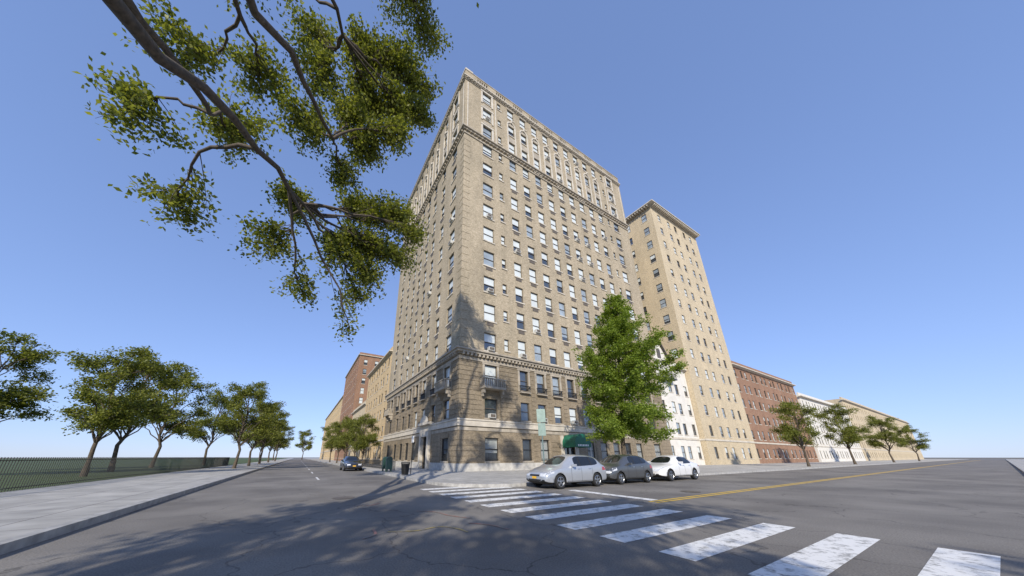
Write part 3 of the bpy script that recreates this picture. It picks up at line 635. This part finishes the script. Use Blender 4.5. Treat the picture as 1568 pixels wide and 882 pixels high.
def car(name,style,col,loc,rz,metal=.4,sc=1.0):
    S=STY[style]; E=empty(name,loc,rz); E.scale=(sc,sc,sc)
    pm=simple('car_paint_'+style,col,.28,metal=metal,var=.03,coat=1)
    rings=[]
    for (x,zb,zs,zt,w,wt) in S['st']:
        zm=(zb+zs)/2
        half=[(0,zb),(.78*w,zb),(.975*w,zb+.09),(1.0*w,zm),(.985*w,zs-.06),(.95*w,zs),(wt+.03,zt-.07),(wt-.1,zt),(0,zt+.035)]
        rings.append((x,half))
    bm=bmesh.new(); VV=[]
    for x,h in rings:
        VV.append([bm.verts.new((x,y,z)) for y,z in h]+[bm.verts.new((x,-y,z)) for y,z in h[-2:0:-1]])
    n=len(VV[0])
    def inr(x0,x1,rg): return x0>=rg[0]-1e-4 and x1<=rg[1]+1e-4
    for i in range(len(VV)-1):
        x0,x1=rings[i][0],rings[i+1][0]
        for j in range(n):
            f=bm.faces.new((VV[i][j],VV[i][(j+1)%n],VV[i+1][(j+1)%n],VV[i+1][j])); f.smooth=True
            jj=j if j<8 else n-1-j
            mi=0
            if jj==5:
                if any(inr(x0,x1,w) for w in S['win']): mi=1
                elif x0>=S['win'][0][0] and x1<=S['win'][-1][1]+1e-4: mi=2
            if jj==7 and (inr(x0,x1,S['ws']) or inr(x0,x1,S['rw'])): mi=1
            if jj in (0,1): mi=2
            f.material_index=mi
    bm.faces.new(VV[0][::-1]); bm.faces.new(VV[-1])
    bmesh.ops.recalc_face_normals(bm,faces=bm.faces)
    cre=bm.edges.layers.float.new('crease_edge')
    for e in bm.edges:
        if len({f.material_index for f in e.link_faces})>1: e[cre]=.75
    me=bpy.data.meshes.new('body'); bm.to_mesh(me); bm.free()
    for m in (pm,M['carglass'],M['blackplastic']): me.materials.append(m)
    o=bpy.data.objects.new('body',me); scene.collection.objects.link(o)
    ss=o.modifiers.new('s','SUBSURF'); ss.levels=2; ss.render_levels=2
    cut=MB(); wr=S['wr']; w=S['w']
    for xc in S['wh']:
        for sd_ in (1,-1):
            tube(cut,(xc,sd_*(w-.27),wr),(xc,sd_*(w+.2),wr),wr+.055,wr+.055,'blackplastic',seg=32)
    co=cut.obj('cut'); me2=co.data; me2.materials.clear()
    for m in (pm,M['carglass'],M['blackplastic']): me2.materials.append(m)
    me2.polygons.foreach_set('material_index',[2]*len(me2.polygons))
    bo=o.modifiers.new('b','BOOLEAN'); bo.operation='DIFFERENCE'; bo.object=co; bo.solver='EXACT'
    dg=bpy.context.evaluated_depsgraph_get(); nm=bpy.data.meshes.new_from_object(o.evaluated_get(dg))
    o.modifiers.clear(); o.data=nm; bpy.data.objects.remove(co)
    o.parent=E
    W=MB()
    for xc in S['wh']:
        for s in (1,-1):
            Y=w-.015
            lathe(W,[(wr*.62,Y-.03),(wr*.68,Y+.0),(wr*.9,Y),(wr,Y-.03),(wr,Y-.2),(wr*.5,Y-.21)],'tyre',xc,wr,s)
            lathe(W,[(.0,Y-.07),(wr*.55,Y-.09),(wr*.6,Y-.01),(wr*.66,Y-.012)],'blackplastic',xc,wr,s)
            lathe(W,[(wr*.58,Y-.012),(wr*.62,Y+.004),(wr*.68,Y-.004)],'rim',xc,wr,s); lathe(W,[(0,Y-.0),(wr*.17,Y-.005),(wr*.18,Y-.05)],'rim',xc,wr,s,n=14)
            for kx in range(5):
                t=2*math.pi*kx/5+.3; c_,s_=math.cos(t),math.sin(t); a=wr*.12;b=wr*.62;h=.028
                def P(r,l,y): return (xc+r*c_-l*s_,y*s,wr+r*s_+l*c_)
                W.quad(P(a,-h,Y-.01),P(a,h,Y-.01),P(b,h*1.5,Y-.008),P(b,-h*1.5,Y-.008),'rim')
                W.quad(P(a,-h,Y-.01),P(b,-h*1.5,Y-.008),P(b,-h*1.5,Y-.05),P(a,-h,Y-.05),'rim'); W.quad(P(a,h,Y-.01),P(b,h*1.5,Y-.008),P(b,h*1.5,Y-.05),P(a,h,Y-.05),'rim')
    W.obj('wheels',E)
    from mathutils.bvhtree import BVHTree
    bv=BVHTree.FromPolygons([v.co for v in nm.vertices],[p.vertices[:] for p in nm.polygons])
    D=MB()
    def side_patch(pts,k,off=.006,s=1):
        out=[]
        for (x,z) in pts:
            h=bv.ray_cast(Vector((x,2*s,z)),Vector((0,-s,0)))
            if h[0] is None: return
            out.append((x,h[0].y+off*s,z))
        D.poly(out,k)
    def end_patch(pts,k,off=.008,front=True):
        out=[]
        for (y,z) in pts:
            h=bv.ray_cast(Vector((-2 if front else 8,y,z)),Vector((1 if front else -1,0,0)))
            if h[0] is None: return
            out.append((h[0].x+(-off if front else off),y,z))
        D.poly(out,k)
    def grid(fn,x0,x1,z0,z1,k,nx=4,nz=2,sk=0,**kw):
        for i in range(nx):
            for j in range(nz):
                a=x0+(x1-x0)*i/nx; b=x0+(x1-x0)*(i+1)/nx
                c=z0+(z1-z0)*j/nz; d=z0+(z1-z0)*(j+1)/nz
                fn([(a,c+sk*(a-x0)),(b,c+sk*(b-x0)),(b,d+sk*(b-x0)),(a,d+sk*(a-x0))],k,**kw)
    zb=S['st'][2][2]
    for s in (1,-1):
        grid(side_patch,.16,.52,zb-.18,zb-.05,'headlight',s=s,sk=.18)
        grid(side_patch,S['L']-.42,S['L']-.12,.78,.95,'taillight',s=s)
        for xx in (S['win'][0][0]-.28,(S['win'][0][1]+S['win'][1][0])/2,S['win'][1][1]+.03): grid(side_patch,xx,xx+.014,.3,.93,'blackplastic',nx=1,nz=6,s=s,off=.003)
        grid(side_patch,S['wh'][0]+wr+.1,S['wh'][1]-wr-.1,.27,.33,'blackplastic',nx=8,nz=1,s=s,off=.005)
        for xx in (S['win'][0][1]-.2,S['win'][1][1]-.22): grid(side_patch,xx,xx+.16,.86,.885,'rim',nx=2,nz=1,s=s,off=.03)
        mx=S['win'][0][0]-.2
        D.box(ident,mx,mx+.13,s*(w-.02),s*(w+.17),.98,1.10,pm); 
    for yy in (-1,1):
        grid(end_patch,yy*.36,yy*.68,.56,.69,'headlight',nx=5,nz=3); grid(end_patch,yy*.50,yy*.66,.34,.42,'blackplastic',nx=3,nz=2,off=.012)
    grid(end_patch,-.34,.34,.56,.64,'blackplastic',nx=8,nz=2); grid(end_patch,-.45,.45,.28,.43,'blackplastic',nx=8,nz=3); grid(end_patch,-.15,.15,.45,.55,'plate',nx=2,nz=2,off=.016)
    grid(end_patch,-.15,.15,.7,.8,'plate',nx=2,nz=2,front=False)
    for yy in (-1,1): grid(end_patch,yy*.5,yy*.74,.78,.92,'taillight',nx=4,nz=3,front=False)
    D.obj('lights_and_trim',E,recalc=False)
    return E
car('parked_car','hatch',(.42,.44,.47),(9.5,11.1,0),0,sc=.95)
car('parked_car','compact',(.09,.095,.10),(14.0,11.15,0),0,sc=.97)
car('parked_car','sedan',(.72,.72,.71),(18.35,11.1,0),0,metal=0)
car('parked_car','sedan',(.03,.035,.05),(5.1,33.5,0),math.pi/2)

# ------------------------------------------------ street furniture
def lat(mb,x,y,prof,k,n=20):
    i0=len(mb.v); q=mb.mi(k)
    for r,z in prof:
        for j in range(n): t=2*math.pi*j/n; mb.v.append((x+r*math.cos(t),y+r*math.sin(t),z))
    for a in range(len(prof)-1):
        for j in range(n): mb.f.append((i0+a*n+j,i0+a*n+(j+1)%n,i0+(a+1)*n+(j+1)%n,i0+(a+1)*n+j)); mb.m.append(q)
b=MB(); x,y=6.6,21.3
for j in range(26):
    t=2*math.pi*j/26; c,s=math.cos(t),math.sin(t)
    tube(b,(x+.21*c,y+.21*s,.2),(x+.3*c,y+.3*s,1.0),.012,.012,'iron',seg=4)
for r,z in ((.22,.22),(.26,.6),(.3,1.0)): lat(b,x,y,[(r-.015,z-.02),(r+.015,z-.02),(r+.02,z+.02),(r-.015,z+.02)],'iron')
lat(b,x,y,[(.0,.2),(.19,.2),(.25,.9),(.0,.9)],'blackplastic'); b.obj('litter_bin')
for (x,y) in ((6.95,27.2),(7.0,28.6)):
    m=MB(); m.box(ident,x-.25,x+.25,y-.22,y+.22,.35,1.2,'boxgreen')
    for i in range(8):
        t0=math.pi*i/8;t1=math.pi*(i+1)/8
        m.quad((x-.25*math.cos(t0),y-.22,1.2+.2*math.sin(t0)),(x-.25*math.cos(t1),y-.22,1.2+.2*math.sin(t1)),(x-.25*math.cos(t1),y+.22,1.2+.2*math.sin(t1)),(x-.25*math.cos(t0),y+.22,1.2+.2*math.sin(t0)),'boxgreen')
        m.poly([(x-.25*math.cos(t0),y-.22,1.2+.2*math.sin(t0)),(x-.25*math.cos(t1),y-.22,1.2+.2*math.sin(t1)),(x,y-.22,1.2)],'boxgreen')
    for a in (-.2,.2):
        for c in (-.17,.17): m.box(ident,x+a-.03,x+a+.03,y+c-.03,y+c+.03,.15,.35,'boxgreen')
    m.obj('mailbox',recalc=False)
m=MB(); x,y=11.75,12.85
tube(m,(x,y,.15),(x,y,4.05),.035,.035,'signback'); 
fs=lambda u,n,z:(x+u*.74-n*.67-.03,y-.67*u-n*.74-.04,z)
m.box(fs,-.24,.24,.0,.012,3.25,4.0,'signback'); m.box(fs,-.21,.21,.0,.012,2.5,3.2,'signback'); m.obj('parking_sign')
m=MB(); x,y=7.4,22.5
tube(m,(x,y,.15),(x,y,3.0),.03,.03,'iron'); m.box(ident,x-.02,x+.02,y-.2,y+.2,2.4,2.9,'whitep'); m.obj('street_sign')
def fence(name,x0,y0,x1,y1,h=.9):
    m=MB(); d=Vector((x1-x0,y1-y0,0)); L=d.length; d/=L; n=int(L/.14)
    fr=lambda u,nn,z:(x0+d.x*u-d.y*nn,y0+d.y*u+d.x*nn,z)
    for i in range(n+1): m.box(fr,i*L/n-.009,i*L/n+.009,-.009,.009,.15,.15+h,'iron')
    for z in (.25,.12+h-.1): m.box(fr,0,L,-.014,.014,z,z+.03,'iron')
    m.obj(name)
fence('iron_fence',8.0,29,8.0,31); fence('iron_fence',8.0,34.2,8.0,50); fence('tree_pit_fence',19.4,13.0,21.5,13.0,.5); fence('tree_pit_fence',19.4,14.9,21.5,14.9,.5)
sheet('tree_pit_soil',19.4,13.0,21.5,14.9,.156,'earth')
fence('park_fence',-9,10,-9,60,1.2)
